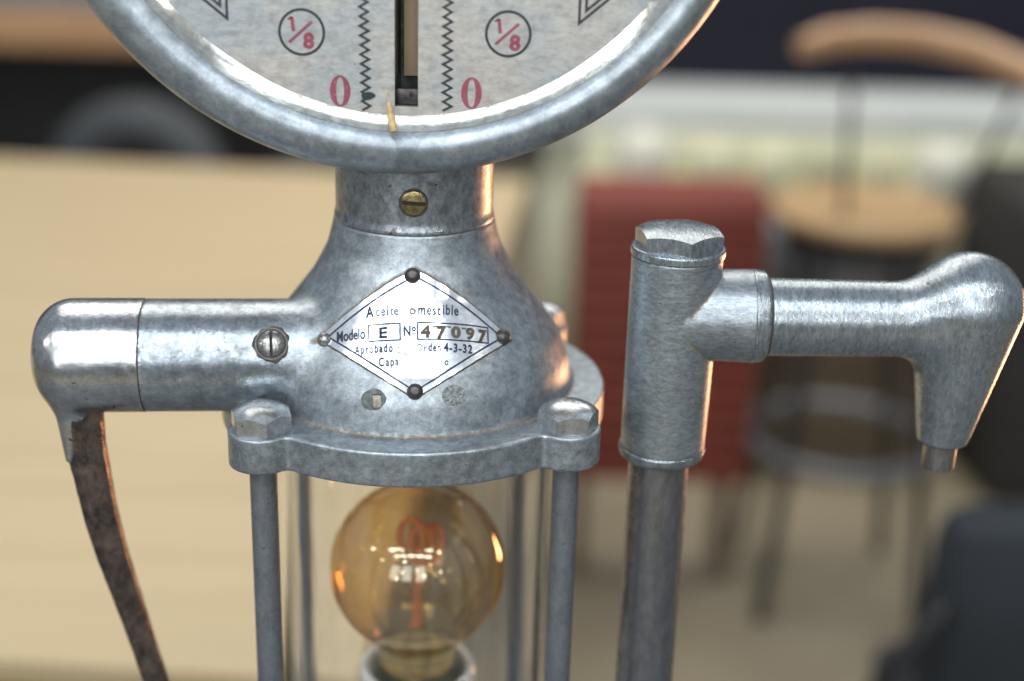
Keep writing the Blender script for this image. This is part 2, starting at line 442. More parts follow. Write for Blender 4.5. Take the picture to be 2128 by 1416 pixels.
# background materials
M_table = paint('pale_table_wood', (0.60, 0.468, 0.285), (0.53, 0.41, 0.24), 0.55, 6, 0.02, stretch=(0.3, 3, 1))
M_table_edge = paint('table_edge_wood', (0.30, 0.22, 0.13), rough=0.6, scale=8, bump=0)
M_floor = paint('beige_floor', (0.38, 0.32, 0.225), (0.29, 0.24, 0.16), 0.55, 1.6, 0.0)
M_floorboard = M_floor
M_redpaint = paint('red_drawer_paint', (0.265, 0.056, 0.036), (0.21, 0.043, 0.028), 0.5, 8, 0.0)
M_seat = paint('honey_seat_wood', (0.56, 0.37, 0.19), (0.48, 0.31, 0.15), 0.35, 9, 0.0)
M_bent = paint('bentwood_orange', (0.52, 0.31, 0.165), (0.44, 0.25, 0.13), 0.35, 9, 0.0)
M_dark = paint('black_metal', (0.022, 0.022, 0.024), rough=0.4, scale=9, bump=0)
M_grayring = paint('grey_metal_ring', (0.22, 0.22, 0.23), rough=0.4, scale=9, bump=0, metallic=0.3)
M_cream = paint('cream_paint', (0.84, 0.83, 0.64), (0.76, 0.75, 0.56), 0.6, 5, 0)
M_white = paint('white_top', (0.66, 0.68, 0.66), (0.56, 0.58, 0.56), 0.45, 4, 0)
M_navy = paint('navy_cloth', (0.046, 0.046, 0.068), (0.036, 0.036, 0.054), 0.9, 3, 0, spec=0.1)
M_char = paint('charcoal', (0.028, 0.029, 0.031), (0.018, 0.018, 0.02), 0.6, 4, 0)
M_tyre = paint('grey_rubber', (0.085, 0.092, 0.10), (0.055, 0.06, 0.066), 0.7, 5, 0)
M_slate = paint('slate_blue_cloth', (0.046, 0.052, 0.060), (0.035, 0.04, 0.046), 0.9, 5, 0, spec=0.1)
M_brown = paint('brown_crate_wood', (0.17, 0.125, 0.08), (0.12, 0.09, 0.055), 0.7, 6, 0)
M_armchair = paint('dark_brown_cloth', (0.062, 0.058, 0.054), (0.045, 0.042, 0.04), 0.9, 4, 0, spec=0.1)
M_counter = paint('grey_counter', (0.13, 0.135, 0.14), (0.09, 0.095, 0.10), 0.6, 12, 0)
M_items = [paint('pot_glaze', c, rough=0.4, scale=8, bump=0) for c in ((0.72, 0.69, 0.48), (0.80, 0.78, 0.66), (0.42, 0.42, 0.28), (0.58, 0.55, 0.36))]

# ================================================================ THE PUMP
pump = empty('oil_pump', (0, 0, 0))
tag(pump, 'antique cast aluminium oil measuring pump with round dial, diamond name plate, hand lever and spout', 'oil pump')

# bell profile (height, radius)
ZT = [-5, 13, 59, 107, 159, 215, 270, 317, 325]; RT = [309, 307, 298, 276, 236, 193, 164, 152, 151]
_zz = np.linspace(-5, 325, 331)
_r = np.interp(_zz, ZT, RT); _k = np.exp(-np.linspace(-3, 3, 41) ** 2 / 2); _k /= _k.sum()
_rs = np.convolve(np.pad(_r, 20, mode='edge'), _k, 'valid')
def Rb(z): return np.interp(z, _zz, _rs)
def dRb(z): return (Rb(z + 2) - Rb(z - 2)) / 4

EARS = [(-274.5, -255), (274.5, -255), (274.5, 300), (-274.5, 300)]
BY, BZ = -101, 81               # axis of the horizontal barrel
def f_bell(x, y, z):
    r = np.sqrt(x * x + y * y)
    zc = np.clip(z, -5, 325)
    s = dRb(zc)
    b = (r - Rb(zc)) / np.sqrt(1 + s * s)
    return smax(b, np.maximum(z - 324, -60 - z), 3)
def f_flange(x, y, z):
    d = np.sqrt(x * x + y * y) - 372
    for ex, ey in EARS:
        d = smin(d, np.sqrt((x - ex) ** 2 + (y - ey) ** 2) - 60, 14)
    rd = 4.0
    qx = d + rd; qz = np.abs(z + 33) - 33 + rd
    return np.minimum(np.maximum(qx, qz), 0) + np.sqrt(np.maximum(qx, 0) ** 2 + np.maximum(qz, 0) ** 2) - rd
def f_barrel(x, y, z):
    r = np.sqrt((y - BY) ** 2 + (z - BZ) ** 2) - 104.5
    return smax(smax(r, (x + 122) * 0.8 + (z - 84) * 0.3, 30), -(x + 493.5), 1.5)
def f_cast(x, y, z):
    d = smin(f_bell(x, y, z), f_barrel(x, y, z), 16)
    return smin(d, f_flange(x, y, z), 9)

# name plate: a flat lozenge wrapped round the cone of the bell (u across, v up)
AL = R_(41); L0 = 236 / math.sin(AL); Z0 = 159; PYAW = -0.0117
def wrap(u, v, off=0.0):
    u = np.asarray(u, float); v = np.asarray(v, float)
    rho = np.hypot(u, L0 - v); th = np.arctan2(u, L0 - v); phi = th / math.sin(AL) + PYAW
    z = Z0 + (L0 - rho) * math.cos(AL)
    s = dRb(z); nr = 1 / np.sqrt(1 + s * s); nz = -s * nr
    R = Rb(z) + off * nr; z = z + off * nz
    x = R * np.sin(phi); y = -R * np.cos(phi)
    return rot(np.stack([x, y, z], -1))
DIA = [(0, 143), (185, 20.5), (0.7, -118), (-181.5, 20.5)]

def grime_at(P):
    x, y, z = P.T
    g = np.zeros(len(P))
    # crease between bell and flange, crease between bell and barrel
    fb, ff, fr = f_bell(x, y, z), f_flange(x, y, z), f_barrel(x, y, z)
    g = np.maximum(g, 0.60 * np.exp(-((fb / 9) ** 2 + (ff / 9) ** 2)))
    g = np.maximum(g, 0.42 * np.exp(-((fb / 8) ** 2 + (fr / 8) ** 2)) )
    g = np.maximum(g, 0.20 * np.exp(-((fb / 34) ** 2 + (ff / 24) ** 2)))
    # dirt caught along the plate edges
    phi = np.arctan2(x, -y) - PYAW
    rho = L0 - (z - Z0) / math.cos(AL); th = phi * math.sin(AL)
    u = rho * np.sin(th); v = L0 - rho * np.cos(th)
    dd = np.full(len(P), 1e9); 
    for i in range(4):
        ax_, ay = DIA[i]; bx, by = DIA[(i + 1) % 4]
        t = np.clip(((u - ax_) * (bx - ax_) + (v - ay) * (by - ay)) / ((bx - ax_) ** 2 + (by - ay) ** 2), 0, 1)
        q = np.hypot(u - ax_ - t * (bx - ax_), v - ay - t * (by - ay))
        dd = np.minimum(dd, q * (1.0 if i in (0, 3) else 1.9))
    front = (y < 0) & (x > -240) & (z > 5)
    g = np.where(front, np.maximum(g, 0.66 * np.exp(-(dd / 8.5) ** 2)), g)
    return g
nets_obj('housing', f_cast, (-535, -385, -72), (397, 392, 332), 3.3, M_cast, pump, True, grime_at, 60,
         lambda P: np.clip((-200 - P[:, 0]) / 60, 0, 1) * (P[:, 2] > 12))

# neck between bell and dial
V, F = lathe(rounded([(150.5, 325.5), (150.5, 330), (147.5, 342), (147.5, 480)], [0, 2, 10, 0]), 128)
mesh_obj('neck', rot(V), F, M_neck, pump)
V, F = lathe([(149.0, 321), (149.0, 328)], 96)
mesh_obj('seam', rot(V), F, M_grime, pump)

def slotted_screw(name, r, thick, slot_angle, slot_w, mat, center, normal, parent, dome=0.0):
    """round screw head with a real cut slot, built on a small grid of sectors"""
    V = []; F = []
    n = 40; rings = [0.0, 0.25, 0.5, 0.72, 0.9, 1.0]
    hw = slot_w / 2
    def half(sign):
        pts = []
        prof = [(1.0, 0.0), (1.0, 0.75), (0.93, 1.0)]
        a0 = math.asin(min(0.99, hw / r))
        arc = [a0 + (math.pi - 2 * a0) * k / 18 for k in range(19)]
        base = len(V)
        for pr, ph in prof:
            for a in arc:
                x = pr * r * math.cos(a); y = max(hw, pr * r * math.sin(a))
                V.append((x, sign * y, ph * thick))
        m = len(arc)
        for i in range(2):
            for k in range(m - 1):
                F.append((base + i * m + k, base + i * m + k + 1, base + (i + 1) * m + k + 1, base + (i + 1) * m + k))
        # top: domed strips down to the slot edge
        st = []
        for j in range(1, 5):
            t = j / 4
            row = []
            for k in range(m):
                x, y, _ = V[base + 2 * m + k]
                y2 = sign * (abs(y) * (1 - t) + hw * t)
                rr = math.hypot(x, y2) / r
                V.append((x, y2, thick + dome * (1 - rr * rr))); row.append(len(V) - 1)
            st.append(row)
        prev = [base + 2 * m + k for k in range(m)]
        for row in st:
            for k in range(m - 1): F.append((prev[k], prev[k + 1], row[k + 1], row[k]))
            prev = row
        low = []
        for k in range(m):
            V.append((V[prev[k]][0], sign * hw, thick * 0.25)); low.append(len(V) - 1)
        for k in range(m - 1): F.append((prev[k], prev[k + 1], low[k + 1], low[k]))
        return low
    l1 = half(1); l2 = half(-1)
    nfl = len(F)
    for k in range(len(l1) - 1): F.append((l1[k], l1[k + 1], l2[k + 1], l2[k]))
    q = Vector(normal).to_track_quat('Z', 'Y').to_matrix() @ Matrix.Rotation(slot_angle, 3, 'Z')
    W = [tuple(q @ Vector(p) + Vector(center)) for p in V]
    o = mesh_obj(name, W, F, mat, parent, 35); o.data.materials.append(M_black)
    for i in range(nfl, len(o.data.polygons)): o.data.polygons[i].material_index = 1  # slot floor painted black for the shade inside the cut
    return o

def disc_grime(name, center, normal, r, mat, parent, jag=0.12, h=1.0, seed=1):
    rg = np.random.default_rng(seed)
    n = 48; ph = rg.uniform(0, 6.28, 4)
    V = [(0, 0, h)]; 
    for k in range(n):
        a = 2 * math.pi * k / n
        rr = r * (1 + jag * (0.5 * math.sin(3 * a + ph[0]) + 0.35 * math.sin(7 * a + ph[1]) + 0.3 * math.sin(11 * a + ph[2])))
        V.append((rr * math.cos(a), rr * math.sin(a), h))
    for k in range(n): 
        x, y, _ = V[k + 1]; V.append((x * 1.03, y * 1.03, -3))
    F = [(0, k + 1, (k + 1) % n + 1) for k in range(n)] + [(k + 1, n + 1 + k, n + 1 + (k + 1) % n, (k + 1) % n + 1) for k in range(n)]
    q = Vector(normal).to_track_quat('Z', 'Y').to_matrix()
    W = [tuple(q @ Vector(p) + Vector(center)) for p in V]
    return mesh_obj(name, W, F, mat, parent, 30)

nfront = Vector((SN, -CS, 0))
c0 = rot([(-4, -147, 386)])[0]
slotted_screw('screw', 23, 7, R_(-4), 7, M_brass, c0, nfront, pump, 2)['label'] = 'brass slotted screw on the neck'
disc_grime('screw_seat', rot([(-4, -147.6, 385)])[0], nfront, 26, M_grime, pump, 0.03, 1.0)

# barrel screw: on the front of the horizontal barrel, pointing a little upward
bx, bang = -258, R_(31)
nb = Vector((SN * math.cos(bang), -CS * math.cos(bang), math.sin(bang)))
cb = rot([(bx, BY - 105 * math.cos(bang), BZ + 105 * math.sin(bang))])[0]
disc_grime('screw_seat', cb, nb, 32, M_grime, pump, 0.10, 1.2, 5)
V, F = lathe([(29.5, 0.5), (29.5, 2.4), (26.5, 2.6), (26.5, 0.5)], 48, close=False)
q = nb.to_track_quat('Z', 'Y').to_matrix()
mesh_obj('screw_rim', [tuple(q @ Vector(p) + Vector(cb)) for p in V], F, M_rivet, pump)
slotted_screw('screw', 23.5, 5, R_(90 + 2), 5.5, M_steelscrew, cb, nb, pump, 8)['label'] = 'steel slotted screw on the barrel'

# ---- name plate
def dia_grid(scale=1.0, n=34, off=2.0, th=2.0, shift=(0, 0)):
    cx, cy = 0.9, 13
    A = [((x - cx) * scale + cx, (y - cy) * scale + cy) for x, y in DIA]
    T, Rr, B, L = [np.array(p) for p in A]
    V = []; F = []
    for j in range(n + 1):
        for i in range(n + 1):
            s, t = i / n, j / n
            p = (1 - s) * (1 - t) * T + s * (1 - t) * Rr + s * t * B + (1 - s) * t * L
            V.append(p)
    V = np.array(V); top = wrap(V[:, 0], V[:, 1], off); bot = wrap(V[:, 0], V[:, 1], off - th)
    N = (n + 1) ** 2; m = n + 1
    for j in range(n):
        for i in range(n): F.append((j * m + i, j * m + i + 1, (j + 1) * m + i + 1, (j + 1) * m + i))
    ring = [i for i in range(n)] + [j * m + n for j in range(n)] + [n * m + i for i in range(n, 0, -1)] + [j * m for j in range(n, 0, -1)]
    for k in range(len(ring)):
        a, b = ring[k], ring[(k + 1) % len(ring)]; F.append((a, b, b + N, a + N))
    return np.concatenate([top, bot]), F
def buckle(V):
    return V
V, F = dia_grid(1.0, 40, 3.2, 3.0)
plate = mesh_obj('name_plate', V, F, M_plate, pump, 40)
V, F = dia_grid(1.025, 30, 1.0, 2.0)  # dark lozenge a little larger than the plate, under its edge
mesh_obj('plate_underlay', V, F, M_grime, plate, 40)

def ribbon(pts, wd, closed=False):
    """flat line of width wd through 2-D points (mitred), subdivided"""
    P = [np.array(p, float) for p in pts]
    Q = []
    m = len(P) if closed else len(P) - 1
    for i in range(m):
        a, b = P[i], P[(i + 1) % len(P)]; n = max(1, int(np.linalg.norm(b - a) / 8))
        for k in range(n): Q.append(a + (b - a) * k / n)
    if not closed: Q.append(P[-1])
    V = []; F = []; n = len(Q)
    for i in range(n):
        p = Q[i]
        a = Q[i - 1] if (i > 0 or closed) else None
        b = Q[(i + 1) % n] if (i < n - 1 or closed) else None
        t1 = (p - a) if a is not None else (b - p); t2 = (b - p) if b is not None else (p - a)
        t1 = t1 / np.linalg.norm(t1); t2 = t2 / np.linalg.norm(t2)
        nn = np.array([-(t1 + t2)[1], (t1 + t2)[0]]); nn /= max(1e-6, np.linalg.norm(nn))
        sc = 1 / max(0.35, float(nn @ np.array([-t1[1], t1[0]])))
        V.append(p + nn * wd / 2 * sc); V.append(p - nn * wd / 2 * sc)
    for i in range(n if closed else n - 1):
        a = 2 * i; b = 2 * ((i + 1) % n); F.append((a, b, b + 1, a + 1))
    return [tuple(v) for v in V], F

def text2d(s, size, bold=0.0, sx=1.0, spacing=1.0):
    cu = bpy.data.curves.new('t', 'FONT'); cu.body = s; cu.size = 1; cu.offset = bold; cu.space_character = spacing
    cu.resolution_u = 3
    o = bpy.data.objects.new('t', cu); COL.objects.link(o)
    dg = bpy.context.evaluated_depsgraph_get(); dg.update()
    me = bpy.data.meshes.new_from_object(o.evaluated_get(dg))
    V = [(v.co.x, v.co.y) for v in me.vertices]; F = [tuple(p.vertices) for p in me.polygons]
    bpy.data.objects.remove(o); bpy.data.curves.remove(cu); bpy.data.meshes.remove(me)
    xs = [v[0] for v in V]; x0, x1 = min(xs), max(xs)
    return [((x - x0) , y) for x, y in V], F, x1 - x0

def fit_text(s, x0, x1, base, cap, bold=0.012, spacing=1.0, skew=0.0):
    V, F, wd = text2d(s, 1, bold, 1, spacing)
    ky = cap / 0.729; kx = (x1 - x0) / wd
    return [(x0 + x * kx, base + y * ky + (x * kx) * skew) for x, y in V], F

def plate_print(name, items, mat, off=3.9, parent=None):
    V, F = join(*[([(a, b, 0) for a, b in v], f) for v, f in items])
    A = np.array([(a, b) for a, b, _ in V])
    return mesh_obj(name, wrap(A[:, 0], A[:, 1], off), F, mat, parent or plate, 0)

inner = [((x - 0.9) * 0.885 + 0.9, (y - 13) * 0.885 + 13) for x, y in DIA]
plate_print('border_line', [ribbon(inner, 3.3, True)], M_ink)
ink = [  # letters lost to glare are left out
    fit_text('A', -86, -71, 46.5, 22.5, 0.024), fit_text('cei', -68, -46, 48, 20.5, 0.02, 1.2),
    fit_text('mest', 6, 45, 48.7, 20.5, 0.024, 1.15), fit_text('ible', 48.5, 77, 50.5, 21, 0.024, 1.15),
    fit_text('Modelo', -142.5, -87.5, 5.5, 22, 0.026),
    fit_text('E', -62.5, -48, 4.5, 21.5, 0.03),
    fit_text('N', -19.5, -7.0, 7, 20, 0.03), fit_text('o', -5, 2.2, 15.8, 13, 0.04),
    ribbon([(-5, 11.5), (2.5, 11.5)], 1.6),
    ribbon([(-81, -1), (-81, 31.3), (-25.5, 31.3), (-25.5, -1)], 2.6, True),
    ribbon([(5.0, 0), (5.0, 32.5), (134, 34), (135, 2.5)], 2.6, True),
    fit_text('Aprobado', -108, -38.5, -23.5, 17, 0.028, 1.28),
    fit_text('den', 24, 46, -22.5, 17, 0.028, 1.2), fit_text('4-3-32', 51, 104, -22, 17, 0.034, 1.2),
    fit_text('o', 52.5, 60, -48, 13, 0.03), fit_text('C', -64, -54.5, -50.5, 17, 0.02), fit_text('apa', -51, -28, -50.5, 17, 0.02, 1.2), fit_text('r', 45.5, 50.5, -48, 13, 0.02),
]
plate_print('lettering', ink, M_ink)
glared = [fit_text('te', -43, -27.5, 48.5, 18.5, 0.02), fit_text('o', -9.5, 2, 48.7, 19, 0.02),
        fit_text('Or', 2.5, 22, -22, 13.5, 0.01, 1.1), ribbon([(-30, -26), (-26, -26)], 1.5), ribbon([(-30, -16), (-26, -16)], 1.5),
        ribbon([(-45, -70), (-43, -69)], 1.6), ribbon([(-40, -74), (-39, -72)], 1.6)]
plate_print('lettering', glared, M_ink_glare)['label'] = 'lettering painted pale for the glare on the plate'
pn = [fit_text('4', 10, 28, 4.5, 23, 0.05), fit_text('7', 38, 56, 3.5, 24, 0.06), fit_text('0', 64, 82, 6.5, 22, 0.055),
      fit_text('9', 91, 108, 6.5, 22, 0.055), fit_text('7', 115, 132, 4.5, 23.5, 0.06), ribbon([(31, 26), (38, 26)], 3), ribbon([(57, 26.5), (64, 26)], 3), ribbon([(83, 26), (91, 26)], 3)]
def punched():
    V, F = join(*[([(a, b, 0) for a, b in v], f) for v, f in pn])
    A = np.array([(a, b) for a, b, _ in V])
    sh = ribbon([(32, 24.5), (40, 24.5)], 1.5)
    return mesh_obj('punched_number', wrap(A[:, 0], A[:, 1], 3.95), F, M_stampink, plate, 0)
punched()

# rivets
def rivet(u, v, mat, r=14.3):
    c = wrap([u], [v], 3.0)[0]
    n = Vector(wrap([u], [v], 8.0)[0]) - Vector(c); n.normalize()
    prof = [(r * 1.05, -3), (r, 2), (r * 0.93, 6), (r * 0.72, 10), (r * 0.5, 12.2), (r * 0.42, 12.6), (r * 0.3, 12.8), (0.001, 12.9)]
    V, F = lathe(prof, 28)
    q = n.to_track_quat('Z', 'Y').to_matrix()
    return mesh_obj('rivet', [tuple(q @ Vector(p) + Vector(c)) for p in V], F, mat, plate, 50)
rivet(-3.5, 130, M_rivet); rivet(166, 21.5, M_rivet); rivet(0.5, -103, M_rivet)
rivet(-168, 15.5, M_steelscrew, 13)['label'] = 'bare scuffed rivet'

# inspection marks under the plate
def mark_disc(name, u, v, r, mat, off0=1.4, seed=1, jag=0.05, inner_r=0.0):
    rg = np.random.default_rng(seed); n = 40; ph = rg.uniform(0, 6.28, 3)
    rr = [r * (1 + jag * math.sin(2 * k * 2 * math.pi / n + ph[0]) + jag * 0.6 * math.sin(5 * k * 2 * math.pi / n + ph[1])) for k in range(n)]
    pts = [(u, v)]; V = []
    rings = [0.35, 0.7, 0.92, 1.0]; 
    A = [(u, v)] + [(u + rr[k] * g * math.cos(2 * math.pi * k / n), v + rr[k] * g * math.sin(2 * math.pi * k / n)) for g in rings for k in range(n)]
    O = [off0] + [off0 + (0 if g < 0.99 else -2.4) for g in rings for k in range(n)]
    A = np.array(A); P = wrap(A[:, 0], A[:, 1], np.array(O))
    F = [(0, 1 + k, 1 + (k + 1) % n) for k in range(n)]
    for i in range(len(rings) - 1):
        for k in range(n):
            F.append((1 + i * n + k, 1 + i * n + (k + 1) % n, 1 + (i + 1) * n + (k + 1) % n, 1 + (i + 1) * n + k))
    return mesh_obj(name, P, F, mat, pump, 40)
mark_disc('inspection_stamp', -78.4, -118.3, 25, M_leaddark, 1.2, 3)
pts = [(-79, -128), (-62, -128), (-60, -106), (-78, -106)]
V, F = ribbon([(-71, -135), (-71, -108)], 15)
A = np.array(V); mesh_obj('stamp_bed', wrap(A[:, 0], A[:, 1], 1.9), F, M_tan, pump, 0)
V, F = ribbon([(-79, -108), (-62, -108)], 2.5); A = np.array(V)
mesh_obj('stamp_bed', wrap(A[:, 0], A[:, 1], 2.3), F, M_grime, pump, 0)
mark_disc('lead_seal', 74.4, -109.8, 24, M_lead, 1.2, 8, 0.02)

# ---- bolts and rods
def hexhead(r, z0, h, dome, rotz, cz=(0, 0), dip=0.5):
    n = 72; V = []; F = []
    def hexr(a):
        a = (a - rotz) % (math.pi / 3) - math.pi / 6
        return r * math.cos(math.pi / 6) / math.cos(a)
    ap = r * math.cos(math.pi / 6)
    Rs = r * r * 0.5 / dome if dome else 1e9
    rows = []
    for lvl in range(10):
        row = []
        for k in range(n):
            a = 2 * math.pi * k / n
            hr = hexr(a)
            if lvl == 0: p = (hr, z0)
            elif lvl == 1:
                top = z0 + h - dip * dome * ((hr - ap) / (r - ap))
                p = (hr, top)
            else:
                t = (lvl - 1) / 8.0
                rr = hr * (1 - t) * (0.985 if lvl > 1 else 1)
                e = (rr / r) ** 2.2
                edge = z0 + h - dip * dome * ((hr - ap) / (r - ap)) * (rr / hr) ** 3
                p = (rr, edge + dome * (1 - (rr / hr) ** 2.2))
            row.append((p[0] * math.cos(a) + cz[0], p[0] * math.sin(a) + cz[1], p[1]))
        rows.append(row)
    V = [p for rw in rows[:-1] for p in rw] + [(cz[0], cz[1], z0 + h + dome)]
    m = len(rows) - 1
    for i in range(m - 1):
        for k in range(n): F.append((i * n + k, i * n + (k + 1) % n, (i + 1) * n + (k + 1) % n, (i + 1) * n + k))
    for k in range(n): F.append(((m - 1) * n + k, (m - 1) * n + (k + 1) % n, len(V) - 1))
    return V, F
rots = [R_(-72), R_(-52), R_(-60), R_(-40)]
for i, (ex, ey) in enumerate(EARS):
    w_ = rot([(ex, ey, 0)])[0]
    V, F = hexhead(57, 0.3, 34, 14, rots[i], dip=0.5)
    mesh_obj('bolt', [(p[0] + w_[0], p[1] + w_[1], p[2]) for p in V], F, M_bolt, pump, 20, origin=(w_[0], w_[1], 0))
    V, F = lathe([(24.5, -1180), (24.5, -60)], 40, center=(w_[0], w_[1], 0))
    mesh_obj('tie_rod', V, F, M_rod, pump, 40, origin=(w_[0], w_[1], -600))

# ---- glass cylinder
V, F = lathe([(258, -1175), (258, -64), (273, -64), (273, -1175), (258, -1175)], 160, close=False)
cyl = mesh_obj('glass_cylinder', rot(V), F, M_glass, pump, 60)

# ---- foot of the pump, below the frame
V, F = lathe(rounded([(0.01, -1170), (400, -1170), (420, -1230), (520, -1300), (520, -1330), (0.01, -1330)], [0, 10, 20, 20, 5, 0]), 96)
mesh_obj('foot', rot(V), F, M_alu, pump)

# ---- lever: plated hub on the barrel end, bare steel arm
def f_hub(x, y, z):
    rr = np.sqrt((y - BY) ** 2 + (z - BZ) ** 2)
    rd = 70.0
    qx = rr - 105.5 + rd; qz = np.abs(x + 494) - 200 + rd
    a = np.minimum(np.maximum(qx, qz), 0) + np.sqrt(np.maximum(qx, 0) ** 2 + np.maximum(qz, 0) ** 2) - rd
    d = smax(a, x + 495.2, 2)
    # tongue of plating running down the outer side of the arm
    pa = np.array([-630., BY - 10, 26]); pb = np.array([-640., -143, -108])
    ba = pb - pa; L = ba @ ba
    t = np.clip(((x - pa[0]) * ba[0] + (y - pa[1]) * ba[1] + (z - pa[2]) * ba[2]) / L, 0, 1)
    q = np.sqrt((x - pa[0] - t * ba[0]) ** 2 + (y - pa[1] - t * ba[1]) ** 2 + (z - pa[2] - t * ba[2]) ** 2) - (44 - 36 * t)
    return smin(d, q, 26)
lever = nets_obj('lever', f_hub, (-704, -232, -132), (-484, 8, 205), 2.8, M_chrome, pump, True, None, 55)
path = [(-616, 20), (-618, -40), (-615, -95), (-608, -150), (-597, -240), (-582, -320), (-563, -400), (-542, -490), (-520, -588), (-498, -690), (-470, -850), (-445, -1000)]
sec = [(-36, 8), (-32, -14), (-14, -27), (-8, -28), (33, -8), (37, 2), (35, 16), (0, 26), (-32, 18)]
V = []; F = []
fine = []
for i in range(len(path) - 1):
    for k in range(6):
        t = k / 6; a, b = path[i], path[i + 1]; fine.append((a[0] + (b[0] - a[0]) * t, a[1] + (b[1] - a[1]) * t))
fine.append(path[-1])
for i, (x, z) in enumerate(fine):
    t = i / (len(fine) - 1); s = 1.15 - 0.48 * min(1, t * 1.5)
    a, b = fine[max(0, i - 1)], fine[min(len(fine) - 1, i + 1)]
    tx, tz = b[0] - a[0], b[1] - a[1]; l = math.hypot(tx, tz); nx, nz = -tz / l, tx / l
    for sx_, sy_ in sec:
        jit = random.uniform(-0.3, 0.3)
        V.append((x + (sx_ * s + jit) * nx, -122 + sy_ * s + jit, z + (sx_ * s) * nz))
m = len(sec)
for i in range(len(fine) - 1):
    for k in range(m): F.append((i * m + k, i * m + (k + 1) % m, (i + 1) * m + (k + 1) % m, (i + 1) * m + k))
mesh_obj('lever_arm', rot(V), F, M_rust, lever, 32)
V, F = lathe([(103.0, -496.5), (103.0, -492)], 96, 'x', (0, BY, BZ))
mesh_obj('seam', rot(V), F, M_grime, pump)

# ---- dial
DX, DZ = -5, 1066
prof = [(516, -186), (518, -189), (526, -194.5), (534, -201), (541, -207), (546, -212), (551, -216.5), (557, -220.5), (566, -222.5), (576, -222.5),
        (588, -219.5), (600, -213), (611, -202), (619, -188), (623, -172), (622, -158), (617, -144), (610, -134), (606, -128), (607, -124), (604, -60), (588, -20), (560, 20), (520, 60), (470, 80), (0.01, 84)]
V, F = lathe(prof, 320, 'y', (DX, 0, DZ), close=False)
V = [(x - 14 * max(0, min(1, (math.hypot(x - DX, z - DZ) - 551) / 70)) * (h < -60), h, z) for x, h, z in V]
case = mesh_obj('dial_case', V, F, M_dialcase, pump, 40)
A = case.data.attributes.new('grime', 'FLOAT', 'POINT')
gv = np.zeros(len(V), np.float32)
for i, (r, h) in enumerate(prof):
    if 541 <= r <= 551 and h < -200: gv[i * 320:(i + 1) * 320] = 0.15 if i == 5 else 0.04
A.data.foreach_set('value', gv)
# bright inner bevel of the rim
V, F = lathe([(517, -190.6), (526, -196.2), (534, -202.6), (541.5, -209)], 320, 'y', (DX, 0, DZ), close=False)
mesh_obj('inner_bevel', V, F, metal('polished_bevel', (0.66, 0.67, 0.64), (0.50, 0.49, 0.43), (0.08, 0.17), 50, 0.8, speck=(0.5, 0.44, 0.33), speck_amt=0.68, bump=0.1), case, 40)

SL = (-20.4, 19.2, 565, 1560)
outer = [Vector((DX + 521 * math.cos(2 * math.pi * k / 200), DZ + 521 * math.sin(2 * math.pi * k / 200), 0)) for k in range(200)]
hole = [Vector((SL[0], SL[2], 0)), Vector((SL[1], SL[2], 0)), Vector((SL[1], SL[3], 0)), Vector((SL[0], SL[3], 0))]
tri = tessellate_polygon([outer, hole])
P2 = outer + hole
V = [(p.x, -190, p.y) for p in P2]; F = [tuple(t) for t in tri]
face = mesh_obj('dial_face', V, F, M_dial, case, 0)
# slot walls, floor and the rail inside
ch = [((SL[0], -190, SL[2]), (SL[0], -60, SL[2]), (SL[0], -60, SL[3]), (SL[0], -190, SL[3])),
      ((SL[1], -190, SL[2]), (SL[1], -60, SL[2]), (SL[1], -60, SL[3]), (SL[1], -190, SL[3])),
      ((SL[0], -190, SL[2]), (SL[1], -190, SL[2]), (SL[1], -60, SL[2]), (SL[0], -60, SL[2])),
      ((SL[0] - 20, -60, SL[2] - 20), (SL[1] + 20, -60, SL[2] - 20), (SL[1] + 20, -60, SL[3]), (SL[0] - 20, -60, SL[3]))]
V = [p for q in ch for p in q]; F = [(4 * i, 4 * i + 1, 4 * i + 2, 4 * i + 3) for i in range(4)]
mesh_obj('slot_channel', V, F, M_channel, face, 0)
V, F = box(-11, 16.8, -112, -100, 604, 1550, 0.8); mesh_obj('slot_rail', V, F, M_copper, face, 30)
V, F = box(-19.5, 18.5, -176, -168, 566, 592, 1.0)
fe = mesh_obj('slot_end_piece', V, F, M_rivet, face, 30)
V, F = lathe([(4.2, -177.2), (0.01, -177.4)], 20, 'y', (7, 0, 583)); mesh_obj('pin_hole', V, F, M_black, face, 30)

DY = -190.5
def dial_print(name, items, mat, dy=0.0):
    V, F = join(*[([(a, DY - dy, b) for a, b in v], f) for v, f in items])
    return mesh_obj(name, V, F, mat, face, 0)
def ring(cx, cz, r, wd, n=64):
    return ribbon([(cx + r * math.cos(2 * math.pi * k / n), cz + r * math.sin(2 * math.pi * k / n)) for k in range(n)], wd, True)
dial_print('ring_mark', [ring(-176, 685, 37.2, 4.6)], M_dialink)
dial_print('ring_mark', [ring(169.8, 691.4, 36.8, 4.6)], M_dialink)
def zig(cx, z0, z1, per, amp, ph, dx=0.0):
    pts = []; z = z0 + ph; s = 1
    while z > z1:
        pts.append((cx + s * amp + random.uniform(-0.5, 0.5) + dx * (z0 - z), z)); z -= per / 2; s = -s
    return ribbon(pts, 4.0)
dial_print('zigzag_scale', [zig(-72.5, 760, 553, 15.75, 7.2, -7, 0.018)], M_dialink)
dial_print('zigzag_scale', [zig(68.2, 760, 555, 15.75, 7.2, -4, 0.003)], M_dialink)
def vmark(ap, up, dg, side):
    ax_, az = ap
    o = []
    o.append(ribbon([(ax_ - 1.5 * side * -1, az + 90), (ax_, az + 6), (ax_ - side * -1 * 100, az + 6 + 100 * dg)], 6.0))
    return o
